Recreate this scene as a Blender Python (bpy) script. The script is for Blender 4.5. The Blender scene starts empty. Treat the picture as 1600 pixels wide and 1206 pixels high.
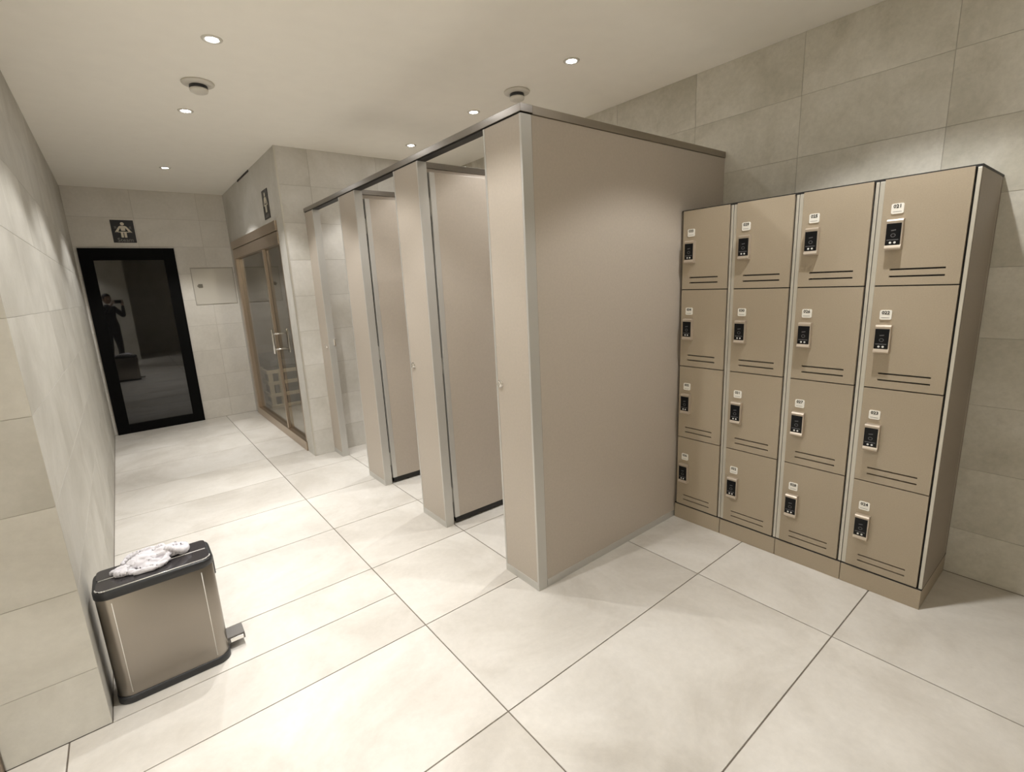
import bpy, bmesh, math, random
from mathutils import Vector, Matrix, noise

random.seed(7)
S = bpy.context.scene
COL = S.collection

# ------------------------------------------------------------------ camera, world, exposure
cam_d = bpy.data.cameras.new('camera')
cam = bpy.data.objects.new('camera', cam_d)
COL.objects.link(cam)
cam.location = (0, 0, 1.5)
cam.rotation_euler = (1.3602, 0.0468, -0.6756)
cam_d.sensor_width = 36.0
cam_d.lens = 761.46 * 36.0 / 1600.0
cam_d.clip_start = 0.01
S.camera = cam

W = bpy.data.worlds.new('world')
S.world = W
W.use_nodes = True
W.node_tree.nodes['Background'].inputs[0].default_value = (0, 0, 0, 1)

S.view_settings.view_transform = 'Standard'
S.view_settings.look = 'None'
S.view_settings.gamma = 1.0
S.view_settings.use_curve_mapping = False
S.view_settings.exposure = 0.27
S.cycles.diffuse_bounces = 10
S.cycles.max_bounces = 14
S.cycles.transparent_max_bounces = 12

SPOT_W = 56.0            # every recessed ceiling spotlight
SPOT_ANGLE = 110.0
SPOT_BLEND = 0.28
BEAM_W = 112.0             # narrower core of the same beam
BEAM_ANGLE = 48.0
SPILL_W = 1.0            # wide spill of the same fittings
SPOT_COL = (1.0, 0.99, 0.972)

# ------------------------------------------------------------------ room dimensions (metres)
H = 2.683                # ceiling
XL = -0.266              # corridor wall, left
XR = 2.984               # wall behind the lockers
XS = 1.2065              # wall with the glass doors
YS = 2.109               # short wall that faces the camera at the left
YC = 4.549               # tiled wall closing the cubicles
YE = 7.01                # end wall
YB = -3.2                # wall behind the camera
XW = -2.2                # far left of the room behind the camera
XC = 1.390               # front plane of the cubicles
YP = 1.6298              # near panel of the cubicles
XK = 2.5355              # locker fronts
HC = 2.198               # top of the cubicles
ROWS = [0.0, 0.236, 0.543, 0.850, 1.157, 1.464, 1.771, 2.078, 2.383, H]
PI = math.pi

# ------------------------------------------------------------------ materials
def mat(name, col, rough=0.5, metal=0.0, spec=0.5, **kw):
    m = bpy.data.materials.new(name)
    m.use_nodes = True
    b = m.node_tree.nodes['Principled BSDF']
    b.inputs['Base Color'].default_value = (*col, 1)
    b.inputs['Roughness'].default_value = rough
    b.inputs['Metallic'].default_value = metal
    b.inputs['Specular IOR Level'].default_value = spec
    for k, v in kw.items():
        b.inputs[k].default_value = v
    return m


def N(m, t, **kw):
    n = m.node_tree.nodes.new(t)
    for k, v in kw.items():
        setattr(n, k, v)
    return n


def L(m, a, b):
    m.node_tree.links.new(a, b)


def stone(name, c0, c1, c2, scale=2.2, rough=0.5, bump=0.03, vary=0.06, stain=0.0, spec=0.4):
    """cast-concrete look porcelain: soft clouds, fine grain, each tile its own offset and tone"""
    m = mat(name, c0, rough, spec=spec)
    b = m.node_tree.nodes['Principled BSDF']
    tc = N(m, 'ShaderNodeTexCoord')
    oi = N(m, 'ShaderNodeObjectInfo')
    off = N(m, 'ShaderNodeVectorMath', operation='SCALE')
    cx = N(m, 'ShaderNodeCombineXYZ')
    for i in range(3):
        L(m, oi.outputs['Random'], cx.inputs[i])
    L(m, cx.outputs[0], off.inputs[0])
    off.inputs['Scale'].default_value = 37.0
    add = N(m, 'ShaderNodeVectorMath', operation='ADD')
    L(m, tc.outputs['Object'], add.inputs[0])
    L(m, off.outputs[0], add.inputs[1])
    n1 = N(m, 'ShaderNodeTexNoise')
    n1.inputs['Scale'].default_value = scale
    n1.inputs['Detail'].default_value = 7
    n1.inputs['Roughness'].default_value = 0.62
    n1.inputs['Distortion'].default_value = 0.6
    L(m, add.outputs[0], n1.inputs['Vector'])
    r = N(m, 'ShaderNodeValToRGB')
    r.color_ramp.elements[0].position = 0.36
    r.color_ramp.elements[0].color = (*c1, 1)
    r.color_ramp.elements[1].position = 0.66
    r.color_ramp.elements[1].color = (*c2, 1)
    e = r.color_ramp.elements.new(0.5)
    e.color = (*c0, 1)
    L(m, n1.outputs['Fac'], r.inputs[0])
    n2 = N(m, 'ShaderNodeTexNoise')
    n2.inputs['Scale'].default_value = 38
    n2.inputs['Detail'].default_value = 6
    n2.inputs['Roughness'].default_value = 0.7
    L(m, add.outputs[0], n2.inputs['Vector'])
    mr = N(m, 'ShaderNodeMapRange')
    mr.inputs[1].default_value = 0.3
    mr.inputs[2].default_value = 0.7
    mr.inputs[3].default_value = 0.955 - (0.05 if stain else 0)
    mr.inputs[4].default_value = 1.035 + (0.03 if stain else 0)
    L(m, n2.outputs['Fac'], mr.inputs[0])
    mr2 = N(m, 'ShaderNodeMapRange')
    mr2.inputs[3].default_value = 1 - vary
    mr2.inputs[4].default_value = 1 + vary * 0.5
    L(m, oi.outputs['Random'], mr2.inputs[0])
    mul = N(m, 'ShaderNodeMath', operation='MULTIPLY')
    L(m, mr.outputs[0], mul.inputs[0])
    L(m, mr2.outputs[0], mul.inputs[1])
    vm = N(m, 'ShaderNodeVectorMath', operation='SCALE')
    L(m, r.outputs[0], vm.inputs[0])
    L(m, mul.outputs[0], vm.inputs['Scale'])
    out = vm.outputs[0]
    if stain:
        n3 = N(m, 'ShaderNodeTexNoise')
        n3.inputs['Scale'].default_value = 5.5
        n3.inputs['Detail'].default_value = 8
        n3.inputs['Roughness'].default_value = 0.75
        L(m, add.outputs[0], n3.inputs['Vector'])
        r3 = N(m, 'ShaderNodeValToRGB')
        r3.color_ramp.elements[0].position = 0.56
        r3.color_ramp.elements[0].color = (0, 0, 0, 1)
        r3.color_ramp.elements[1].position = 0.74
        r3.color_ramp.elements[1].color = (stain, stain, stain, 1)
        L(m, n3.outputs['Fac'], r3.inputs[0])
        mx = N(m, 'ShaderNodeMix', data_type='RGBA')
        L(m, r3.outputs[0], mx.inputs[0])
        L(m, out, mx.inputs[6])
        mx.inputs[7].default_value = (c1[0] * 0.62, c1[1] * 0.56, c1[2] * 0.48, 1)
        out = mx.outputs[2]
    L(m, out, b.inputs['Base Color'])
    bp = N(m, 'ShaderNodeBump')
    bp.inputs['Strength'].default_value = bump
    bp.inputs['Distance'].default_value = 0.01
    L(m, n2.outputs['Fac'], bp.inputs['Height'])
    L(m, bp.outputs[0], b.inputs['Normal'])
    return m


def brushed(name, col, rough, axis='Z', amount=0.14):
    m = mat(name, col, rough, 1.0)
    b = m.node_tree.nodes['Principled BSDF']
    tc = N(m, 'ShaderNodeTexCoord')
    mp = N(m, 'ShaderNodeMapping')
    mp.inputs['Scale'].default_value = {'Z': (260, 260, 2), 'X': (2, 260, 260), 'Y': (260, 2, 260)}[axis]
    L(m, tc.outputs['Object'], mp.inputs[0])
    n = N(m, 'ShaderNodeTexNoise')
    n.inputs['Scale'].default_value = 1.0
    n.inputs['Detail'].default_value = 3
    L(m, mp.outputs[0], n.inputs['Vector'])
    mr = N(m, 'ShaderNodeMapRange')
    mr.inputs[3].default_value = rough - amount
    mr.inputs[4].default_value = rough + amount
    L(m, n.outputs['Fac'], mr.inputs[0])
    L(m, mr.outputs[0], b.inputs['Roughness'])
    bp = N(m, 'ShaderNodeBump')
    bp.inputs['Strength'].default_value = 0.012
    bp.inputs['Distance'].default_value = 0.001
    L(m, n.outputs['Fac'], bp.inputs['Height'])
    L(m, bp.outputs[0], b.inputs['Normal'])
    return m


def laminate(name, col, rough, grain=0.06, scale=60):
    m = mat(name, col, rough)
    b = m.node_tree.nodes['Principled BSDF']
    tc = N(m, 'ShaderNodeTexCoord')
    n = N(m, 'ShaderNodeTexNoise')
    n.inputs['Scale'].default_value = scale
    n.inputs['Detail'].default_value = 5
    L(m, tc.outputs['Object'], n.inputs['Vector'])
    mr = N(m, 'ShaderNodeMapRange')
    mr.inputs[1].default_value = 0.3
    mr.inputs[2].default_value = 0.7
    mr.inputs[3].default_value = 1 - grain
    mr.inputs[4].default_value = 1 + grain
    L(m, n.outputs['Fac'], mr.inputs[0])
    vm = N(m, 'ShaderNodeVectorMath', operation='SCALE')
    vm.inputs[0].default_value = col
    L(m, mr.outputs[0], vm.inputs['Scale'])
    L(m, vm.outputs[0], b.inputs['Base Color'])
    bp = N(m, 'ShaderNodeBump')
    bp.inputs['Strength'].default_value = 0.03
    bp.inputs['Distance'].default_value = 0.003
    L(m, n.outputs['Fac'], bp.inputs['Height'])
    L(m, bp.outputs[0], b.inputs['Normal'])
    return m


def glass_sheet(name, tint, ior=1.5):
    m = bpy.data.materials.new(name)
    m.use_nodes = True
    nt = m.node_tree
    nt.nodes.remove(nt.nodes['Principled BSDF'])
    out = nt.nodes['Material Output']
    tr = N(m, 'ShaderNodeBsdfTransparent')
    tr.inputs[0].default_value = (*tint, 1)
    gl = N(m, 'ShaderNodeBsdfGlossy')
    gl.inputs['Roughness'].default_value = 0.01
    fr = N(m, 'ShaderNodeFresnel')
    fr.inputs[0].default_value = ior
    mx = N(m, 'ShaderNodeMixShader')
    ge = N(m, 'ShaderNodeNewGeometry')
    fm = N(m, 'ShaderNodeMath', operation='SUBTRACT')      # reflect on the outer face only
    fm.use_clamp = True
    L(m, fr.outputs[0], fm.inputs[0])
    L(m, ge.outputs['Backfacing'], fm.inputs[1])
    L(m, fm.outputs[0], mx.inputs[0])
    L(m, tr.outputs[0], mx.inputs[1])
    L(m, gl.outputs[0], mx.inputs[2])
    L(m, mx.outputs[0], out.inputs[0])
    return m


M = {}
M['floor_tile'] = stone('floor_tile', (0.565, 0.534, 0.485), (0.495, 0.462, 0.412), (0.62, 0.592, 0.547), 1.9, 0.42, 0.03, 0.05, spec=0.45)
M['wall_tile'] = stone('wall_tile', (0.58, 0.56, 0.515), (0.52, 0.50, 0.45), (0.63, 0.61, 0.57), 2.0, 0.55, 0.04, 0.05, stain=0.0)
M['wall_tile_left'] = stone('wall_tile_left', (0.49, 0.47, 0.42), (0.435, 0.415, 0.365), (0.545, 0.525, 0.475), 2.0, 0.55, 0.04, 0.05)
M['wall_tile_worn'] = stone('wall_tile_worn', (0.52, 0.495, 0.425), (0.45, 0.425, 0.355), (0.57, 0.545, 0.48), 2.6, 0.58, 0.07, 0.025, stain=0.35)
M['end_tile'] = stone('end_tile', (0.66, 0.63, 0.575), (0.61, 0.58, 0.525), (0.70, 0.67, 0.62), 1.6, 0.5, 0.03, 0.02)
M['grout_floor'] = mat('grout_floor', (0.15, 0.125, 0.10), 0.9)
M['grout_wall'] = mat('grout_wall', (0.36, 0.335, 0.29), 0.9)
M['ceiling'] = laminate('ceiling_paint', (0.90, 0.87, 0.805), 0.85, 0.012, 9)
M['partition'] = laminate('partition_laminate', (0.43, 0.378, 0.320), 0.36, 0.03, 90)
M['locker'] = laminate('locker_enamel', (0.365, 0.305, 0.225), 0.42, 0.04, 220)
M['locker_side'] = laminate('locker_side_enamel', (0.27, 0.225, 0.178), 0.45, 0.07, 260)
M['alu'] = brushed('brushed_aluminium', (0.56, 0.55, 0.52), 0.42, 'Z', 0.08)
M['alu'].node_tree.nodes['Principled BSDF'].inputs['Metallic'].default_value = 0.55
M['alu_rail'] = brushed('rail_aluminium', (0.31, 0.285, 0.26), 0.24, 'Y', 0.06)
M['alu_frame'] = mat('pale_anodised', (0.60, 0.575, 0.51), 0.45, 0.6)
M['steel'] = brushed('brushed_steel', (0.30, 0.27, 0.235), 0.30, 'Z', 0.03)
M['chrome'] = mat('chrome', (0.82, 0.80, 0.77), 0.10, 1.0)
M['black_gap'] = mat('black_plastic_gap_shade', (0.012, 0.011, 0.010), 0.6)  # black plastic, and also the shade painted into gaps and slots
M['dark_grey'] = mat('dark_grey_plastic', (0.016, 0.0165, 0.018), 0.42)
M['lid'] = mat('lid_panel', (0.05, 0.046, 0.048), 0.16, 0.3)
M['lid_seam'] = mat('lid_seam', (0.72, 0.70, 0.66), 0.35, 0.3)
M['black_frame'] = mat('black_frame', (0.004, 0.004, 0.004), 0.7, spec=0.08)
M['steam_glass'] = mat('dark_steam_glass', (0.006, 0.006, 0.006), 0.02, spec=0.85)
M['bronze'] = brushed('bronze_aluminium', (0.50, 0.41, 0.32), 0.34, 'Y', 0.06)
M['sauna_glass'] = glass_sheet('tinted_sheet_glass', (0.76, 0.75, 0.71), 2.2)
M['white_plate'] = mat('white_plate', (0.80, 0.78, 0.72), 0.4)
M['ink'] = mat('ink', (0.02, 0.02, 0.02), 0.6)
M['screen'] = mat('black_screen', (0.004, 0.004, 0.005), 0.35, spec=0.25)
M['icon_grey'] = mat('icon_grey', (0.10, 0.10, 0.105), 0.5)
M['icon_white'] = mat('icon_white', (0.72, 0.72, 0.70), 0.5)
M['lock_metal'] = mat('lock_champagne', (0.56, 0.485, 0.40), 0.32, 0.55)
M['sign_black'] = mat('sign_black', (0.010, 0.010, 0.011), 0.35)
M['sign_pale'] = mat('sign_pale', (0.66, 0.61, 0.50), 0.5)
M['sign_grey'] = mat('sign_grey', (0.20, 0.19, 0.175), 0.5)
M['panel_paint'] = mat('panel_paint', (0.55, 0.52, 0.46), 0.5)
M['white_plastic'] = mat('white_plastic', (0.62, 0.59, 0.53), 0.5)
M['cloth'] = mat('white_cloth', (0.70, 0.68, 0.715), 0.9)
M['sauna_wall'] = laminate('sauna_wall', (0.36, 0.32, 0.26), 0.7, 0.08, 6)
M['lattice'] = laminate('pale_timber', (0.62, 0.56, 0.44), 0.7, 0.08, 20)
M['stove'] = mat('stove_grey', (0.05, 0.055, 0.06), 0.5)
M['jamb'] = mat('brown_jamb', (0.20, 0.155, 0.115), 0.5)
M['back_wall'] = stone('back_wall', (0.60, 0.57, 0.50), (0.54, 0.51, 0.44), (0.65, 0.62, 0.55), 1.4, 0.6, 0.03, 0.04)
M['lamp'] = bpy.data.materials.new('lamp_lens')
M['lamp'].use_nodes = True
_b = M['lamp'].node_tree.nodes['Principled BSDF']
_b.inputs['Base Color'].default_value = (0.9, 0.9, 0.9, 1)
_b.inputs['Emission Color'].default_value = (0.93, 0.96, 1.0, 1)
_b.inputs['Emission Strength'].default_value = 60.0
M['skin'] = mat('skin', (0.40, 0.25, 0.18), 0.55)
M['dark_cloth'] = mat('dark_clothes', (0.02, 0.02, 0.022), 0.9)
M['hair'] = mat('hair', (0.02, 0.014, 0.010), 0.6)

# ------------------------------------------------------------------ helpers
def box(bm, x0, x1, y0, y1, z0, z1, bev=0.0, seg=2, mi=0):
    m = Matrix.Translation(((x0 + x1) / 2, (y0 + y1) / 2, (z0 + z1) / 2)) @ Matrix.Diagonal((abs(x1 - x0), abs(y1 - y0), abs(z1 - z0), 1))
    r = bmesh.ops.create_cube(bm, size=1.0, matrix=m)
    vs = r['verts']
    fs = set(f for v in vs for f in v.link_faces)
    if bev > 0:
        es = list(set(e for v in vs for e in v.link_edges))
        g = bmesh.ops.bevel(bm, geom=es, offset=bev, segments=seg, profile=0.5, affect='EDGES')
        fs = set(g['faces']) | set(f for f in fs if f.is_valid)
    for f in fs:
        f.material_index = mi
    return bm


def bx(*a, **k):
    return box(bmesh.new(), *a, **k)


def cyl(bm, p0, p1, r0, r1=None, seg=20, mi=0):
    p0, p1 = Vector(p0), Vector(p1)
    d = p1 - p0
    q = d.to_track_quat('Z', 'Y').to_matrix().to_4x4()
    m = Matrix.Translation((p0 + p1) / 2) @ q
    r = bmesh.ops.create_cone(bm, cap_ends=True, segments=seg, radius1=r0, radius2=r0 if r1 is None else r1, depth=d.length, matrix=m)
    for f in set(f for v in r['verts'] for f in v.link_faces):
        f.material_index = mi
        f.smooth = len(f.verts) == 4
    return bm


def rev(bm, prof, c=(0, 0, 0), seg=40, mi=0):
    """lathe: prof is a list of (radius, z)"""
    rings = []
    for r, z in prof:
        rings.append([bm.verts.new((c[0] + r * math.cos(2 * PI * i / seg), c[1] + r * math.sin(2 * PI * i / seg), c[2] + z)) for i in range(seg)])
    for a, b in zip(rings, rings[1:]):
        for i in range(seg):
            f = bm.faces.new((a[i], a[(i + 1) % seg], b[(i + 1) % seg], b[i]))
            f.material_index = mi
            f.smooth = True
    for ring in (rings[0], rings[-1]):
        f = bm.faces.new(ring)
        f.material_index = mi
    bmesh.ops.recalc_face_normals(bm, faces=bm.faces)
    return bm


def rrect(x0, x1, y0, y1, r, n=6):
    pts = []
    for cx, cy, a in ((x1 - r, y1 - r, 0), (x0 + r, y1 - r, 90), (x0 + r, y0 + r, 180), (x1 - r, y0 + r, 270)):
        for i in range(n + 1):
            t = math.radians(a + 90 * i / n)
            pts.append((cx + r * math.cos(t), cy + r * math.sin(t)))
    return pts


def loft(bm, loops, cap=True, mi=0, smooth=True):
    vs = [[bm.verts.new(p) for p in lp] for lp in loops]
    n = len(vs[0])
    for a, b in zip(vs, vs[1:]):
        for i in range(n):
            f = bm.faces.new((a[i], a[(i + 1) % n], b[(i + 1) % n], b[i]))
            f.smooth = smooth
            f.material_index = mi
    if cap:
        bm.faces.new(vs[0][::-1]).material_index = mi
        bm.faces.new(vs[-1]).material_index = mi
    bmesh.ops.recalc_face_normals(bm, faces=bm.faces)
    return bm


def poly_slab(bm, pts, f, depth, mi=0):
    """extrude a flat outline; f maps (u, v, d) to a point, d is the depth"""
    a = [bm.verts.new(f(u, v, 0)) for u, v in pts]
    b = [bm.verts.new(f(u, v, depth)) for u, v in pts]
    n = len(pts)
    fs = [bm.faces.new(a), bm.faces.new(b[::-1])]
    for i in range(n):
        fs.append(bm.faces.new((a[i], b[i], b[(i + 1) % n], a[(i + 1) % n])))
    for x in fs:
        x.material_index = mi
    bmesh.ops.recalc_face_normals(bm, faces=bm.faces)
    return bm


def world_loc(o):
    v = Vector((0, 0, 0))
    while o is not None:
        v += o.location
        o = o.parent
    return v


def link(name, data, parent=None, loc=None):
    o = bpy.data.objects.new(name, data)
    COL.objects.link(o)
    if parent is not None:
        o.parent = parent
    if loc is not None:
        o.location = Vector(loc) - (world_loc(parent) if parent is not None else Vector((0, 0, 0)))
    return o


def obj(name, bm, mats, parent=None, loc=None):
    """a mesh built in world coordinates; its origin is put at loc (default: the parent's base)"""
    base = Vector(loc) if loc is not None else (world_loc(parent) if parent is not None else Vector((0, 0, 0)))
    bmesh.ops.translate(bm, verts=bm.verts, vec=-base)
    me = bpy.data.meshes.new(name)
    bm.to_mesh(me)
    bm.free()
    for m in (mats if isinstance(mats, (list, tuple)) else [mats]):
        me.materials.append(m)
    return link(name, me, parent, base)


def tag(o, label, cat, group=None):
    o['label'] = label
    o['category'] = cat
    if group:
        o['group'] = group
    return o


def thing(name, label, cat, loc=(0, 0, 0), group=None):
    o = link(name, None, None, loc)
    o.empty_display_size = 0.1
    return tag(o, label, cat, group)


def struct(name, bm, m):
    o = obj(name, bm, m)
    o['kind'] = 'structure'
    return o


_tile_mesh = {}


def tile(parent, m, axis, sgn, at, u0, u1, v0, v1, gap=0.003, thick=0.006, jitter=0.0004):
    """one tile, its visible face on the plane axis=at, facing sgn; meshes are shared by size"""
    w, h = round(u1 - u0 - gap, 3), round(v1 - v0 - gap, 3)
    if w < 0.012 or h < 0.012:
        return
    key = (m.name, axis, sgn, w, h)
    me = _tile_mesh.get(key)
    if me is None:
        bm = bmesh.new()
        c = 0.0005
        def P(u, v, d):
            if axis == 'x':
                return (-sgn * d, u, v)
            if axis == 'y':
                return (u, -sgn * d, v)
            return (u, v, -sgn * d)
        lo = [[(-w / 2, -h / 2), (w / 2, -h / 2), (w / 2, h / 2), (-w / 2, h / 2)],
              [(-w / 2, -h / 2), (w / 2, -h / 2), (w / 2, h / 2), (-w / 2, h / 2)],
              [(-w / 2 + c, -h / 2 + c), (w / 2 - c, -h / 2 + c), (w / 2 - c, h / 2 - c), (-w / 2 + c, h / 2 - c)]]
        loft(bm, [[P(u, v, d) for u, v in q] for q, d in zip(lo, (thick, c, 0.0))], smooth=False)
        me = bpy.data.meshes.new('tile')
        bm.to_mesh(me)
        bm.free()
        me.materials.append(m)
        _tile_mesh[key] = me
    u, v = (u0 + u1) / 2, (v0 + v1) / 2
    a = at - sgn * random.uniform(0, jitter)
    loc = {'x': (a, u, v), 'y': (u, a, v), 'z': (u, v, a)}[axis]
    return link('tile', me, parent, loc)


def text_mesh(name, body, size, parent, m, origin, udir, vdir, depth=0.0006, bold=0.0):
    cu = bpy.data.curves.new('lettering', 'FONT')
    cu.body = body
    cu.size = size
    cu.align_x = 'CENTER'
    cu.align_y = 'CENTER'
    cu.extrude = depth
    cu.offset = bold
    cu.resolution_u = 2
    t = bpy.data.objects.new('lettering', cu)
    COL.objects.link(t)
    dg = bpy.context.evaluated_depsgraph_get()
    me = bpy.data.meshes.new_from_object(t.evaluated_get(dg))
    bpy.data.objects.remove(t)
    bpy.data.curves.remove(cu)
    u, v = Vector(udir), Vector(vdir)
    R = Matrix((u, v, u.cross(v))).transposed().to_4x4()
    me.transform(R)
    me.materials.clear()
    me.materials.append(m)
    return link(name, me, parent, origin)


# ------------------------------------------------------------------ room shell
floor = struct('floor', bx(XW, XR + 0.1, YB, YE + 0.1, -0.10, -0.0035), M['grout_floor'])
TX = [-2.85, -1.617, -0.384, 0.849, 2.084, 3.317]
TY = [1.193 + 0.605 * n for n in range(-8, 11)]
for i in range(len(TX) - 1):
    for j in range(len(TY) - 1):
        x0, x1, y0, y1 = TX[i], TX[i + 1], TY[j], TY[j + 1]
        y0, y1 = max(y0, YB), min(y1, YE)
        x0, x1 = max(x0, XW), min(x1, XR)
        if y1 - y0 < 0.02 or x1 - x0 < 0.02:
            continue
        spans = [(x0, x1, y0, y1)]
        if y0 < YS < y1 and x0 < XL:
            spans = [(x0, x1, y0, YS), (max(x0, XL), x1, YS, y1)] if x1 > XL else [(x0, x1, y0, YS)]
        elif y0 >= YS and x0 < XL:
            spans = [(XL, x1, y0, y1)] if x1 > XL else []
        for (a, b, c, d) in spans:
            cut = [(a, b)]
            if c >= YP - 0.1 and a < 1.45 < b:
                cut = [(a, 1.45), (1.45, b)]
            if c > YC and b > XS:
                cut = [(a, XS)] if a < XS else []
            for p, q in cut:
                tile(floor, M['floor_tile'], 'z', 1, 0.0, p, q, c, d, gap=0.0046)

ceiling = struct('ceiling', bx(XW, XR + 0.1, YB, YE + 0.1, H, H + 0.1), M['ceiling'])


def wall_tiles(parent, m, axis, sgn, at, us, rows=ROWS, holes=(), gap=0.0022):
    for a, b in zip(us, us[1:]):
        for c, d in zip(rows, rows[1:]):
            pieces = [(a, b, c, d)]
            for (h0, h1, h2, h3) in holes:
                nxt = []
                for (p, q, r, s) in pieces:
                    if q <= h0 or p >= h1 or s <= h2 or r >= h3:
                        nxt.append((p, q, r, s))
                        continue
                    if p < h0: nxt.append((p, h0, r, s))
                    if q > h1: nxt.append((h1, q, r, s))
                    pp, qq = max(p, h0), min(q, h1)
                    if r < h2: nxt.append((pp, qq, r, h2))
                    if s > h3: nxt.append((pp, qq, h3, s))
                pieces = nxt
            for (p, q, r, s) in pieces:
                tile(parent, m, axis, sgn, at, p, q, r, s, gap=gap)


def steps(a, b, first, step):
    out, v = [a], first
    while v < b - 1e-4:
        if v > a + 1e-4:
            out.append(v)
        v += step
    return out + [b]


wr = struct('wall_right', bx(XR + 0.002, XR + 0.15, YB, YE, 0, H), M['grout_wall'])
wall_tiles(wr, M['wall_tile_worn'], 'x', -1, XR, steps(-1.25, YC, 0.0, 0.6115))
wall_tiles(wr, M['wall_tile_worn'], 'x', -1, XR, [YB, -2.2, -1.25])
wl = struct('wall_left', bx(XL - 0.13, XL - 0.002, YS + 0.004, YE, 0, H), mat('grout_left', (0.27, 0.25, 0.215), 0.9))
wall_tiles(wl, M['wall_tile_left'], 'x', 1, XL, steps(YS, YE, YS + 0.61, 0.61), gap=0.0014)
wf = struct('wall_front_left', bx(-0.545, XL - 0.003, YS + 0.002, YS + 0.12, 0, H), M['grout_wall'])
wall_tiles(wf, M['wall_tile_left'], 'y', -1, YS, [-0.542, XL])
we = struct('wall_end', bx(XL - 0.1, XS + 0.02, YE + 0.002, YE + 0.15, 0, H), M['grout_wall'])
wall_tiles(we, M['end_tile'], 'y', -1, YE, [XL, 0.30, 0.92, XS], holes=[(-0.234, 0.618, 0.0, 2.061)], gap=0.0016)
wc = struct('wall_cubicles', bx(XS + 0.004, XR, YC + 0.002, YC + 0.10, 0, H), M['grout_wall'])
wall_tiles(wc, M['wall_tile'], 'y', -1, YC, [XS, 1.470, 2.085, 2.70, XR])
ws = struct('wall_sauna', bmesh.new(), M['grout_wall'])
_bm = bmesh.new()
box(_bm, XS + 0.002, XS + 0.09, YC + 0.004, 4.758, 0, H)
box(_bm, XS + 0.002, XS + 0.09, 4.758, YE, 2.125, H)
box(_bm, XS + 0.002, XS + 0.09, 6.862, YE, 0, 2.125)
_bm.to_mesh(ws.data)
_bm.free()
tile(ws, M['wall_tile'], 'x', -1, XS, YC, 4.758, 0, H, gap=0.002)
tile(ws, M['wall_tile'], 'x', -1, XS, 4.758, 6.05, 2.122, H, gap=0.002)
tile(ws, M['wall_tile'], 'x', -1, XS, 6.05, YE, 2.122, H, gap=0.002)
tile(ws, M['wall_tile'], 'x', -1, XS, 6.862, YE, 0, 2.122, gap=0.002)
obj('slot', bx(XS - 0.004, XS + 0.003, 5.507, 6.055, 2.662, 2.680), M['black_gap'], ws)
obj('corner_strip', bx(XS - 0.0015, XS + 0.012, YC - 0.0015, YC + 0.012, 0, H), M['alu_frame'], ws)

# room behind the camera, closed
struct('wall_back', bx(XW, 0.26, -1.75, -1.65, 0, H), M['back_wall'])
struct('wall_back_far', bx(0.16, XR, YB - 0.1, YB, 0, H), M['back_wall'])
struct('wall_back_return', bx(0.16, 0.26, YB, -1.75, 0, H), M['back_wall'])
struct('wall_far_left', bx(XW - 0.1, XW, -1.75, YS, 0, H), M['back_wall'])
struct('wall_recess_left', bx(XW, -0.60, YS + 0.002, YS + 0.12, 0, H), M['back_wall'])
struct('trim_1', bx(-0.60, -0.5445, YS - 0.012, YS + 0.06, 0, H, bev=0.002), M['jamb'])

# ------------------------------------------------------------------ steam room door
d1 = struct('door_1', bmesh.new(), M['black_frame'])
d1.location = (0.192, YE, 0)
_bm = bmesh.new()
for a in ((-0.234, -0.120, 0, 2.061), (0.505, 0.618, 0, 2.061), (-0.120, 0.505, 0, 0.104), (-0.120, 0.505, 1.933, 2.061)):
    box(_bm, a[0], a[1], YE - 0.022, YE + 0.03, a[2], a[3], bev=0.002)
obj('frame', _bm, M['black_frame'], d1)
obj('pane', bx(-0.122, 0.507, YE - 0.006, YE + 0.004, 0.102, 1.935), M['steam_glass'], d1)

# ------------------------------------------------------------------ sauna glass front
d2 = struct('door_2', bmesh.new(), M['bronze'])
d2.location = (XS, 5.8, 0)
obj('header', bx(XS - 0.018, XS + 0.075, 4.760, 6.860, 2.035, 2.122, bev=0.002), M['bronze'], d2)
obj('transom', bx(XS - 0.010, XS + 0.075, 4.760, 6.860, 1.925, 2.031, bev=0.002), M['bronze'], d2)
obj('sill', bx(XS - 0.012, XS + 0.075, 4.760, 6.860, 0, 0.092, bev=0.003), M['bronze'], d2)
obj('jamb', bx(XS - 0.010, XS + 0.075, 6.765, 6.860, 0.092, 1.925, bev=0.002), M['bronze'], d2)
obj('jamb', bx(XS + 0.0, XS + 0.075, 4.760, 4.79, 0.092, 1.925, bev=0.002), M['bronze'], d2)
obj('stile', bx(XS - 0.004, XS + 0.024, 5.392, 5.430, 0.092, 1.925, bev=0.002), M['bronze'], d2)
obj('pane', bx(XS + 0.025, XS + 0.033, 5.425, 6.77, 0.090, 1.927), M['sauna_glass'], d2)
obj('pane', bx(XS + 0.025, XS + 0.033, 4.785, 5.38, 0.090, 1.927), M['sauna_glass'], d2)
_bm = bmesh.new()
for x in (XS - 0.045, XS + 0.10):
    cyl(_bm, (x, 5.315, 0.90), (x, 5.315, 1.145), 0.010)
for z in (0.945, 1.10):
    cyl(_bm, (XS - 0.045, 5.315, z), (XS + 0.10, 5.315, z), 0.007)
obj('handle', _bm, M['chrome'], d2)

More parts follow.
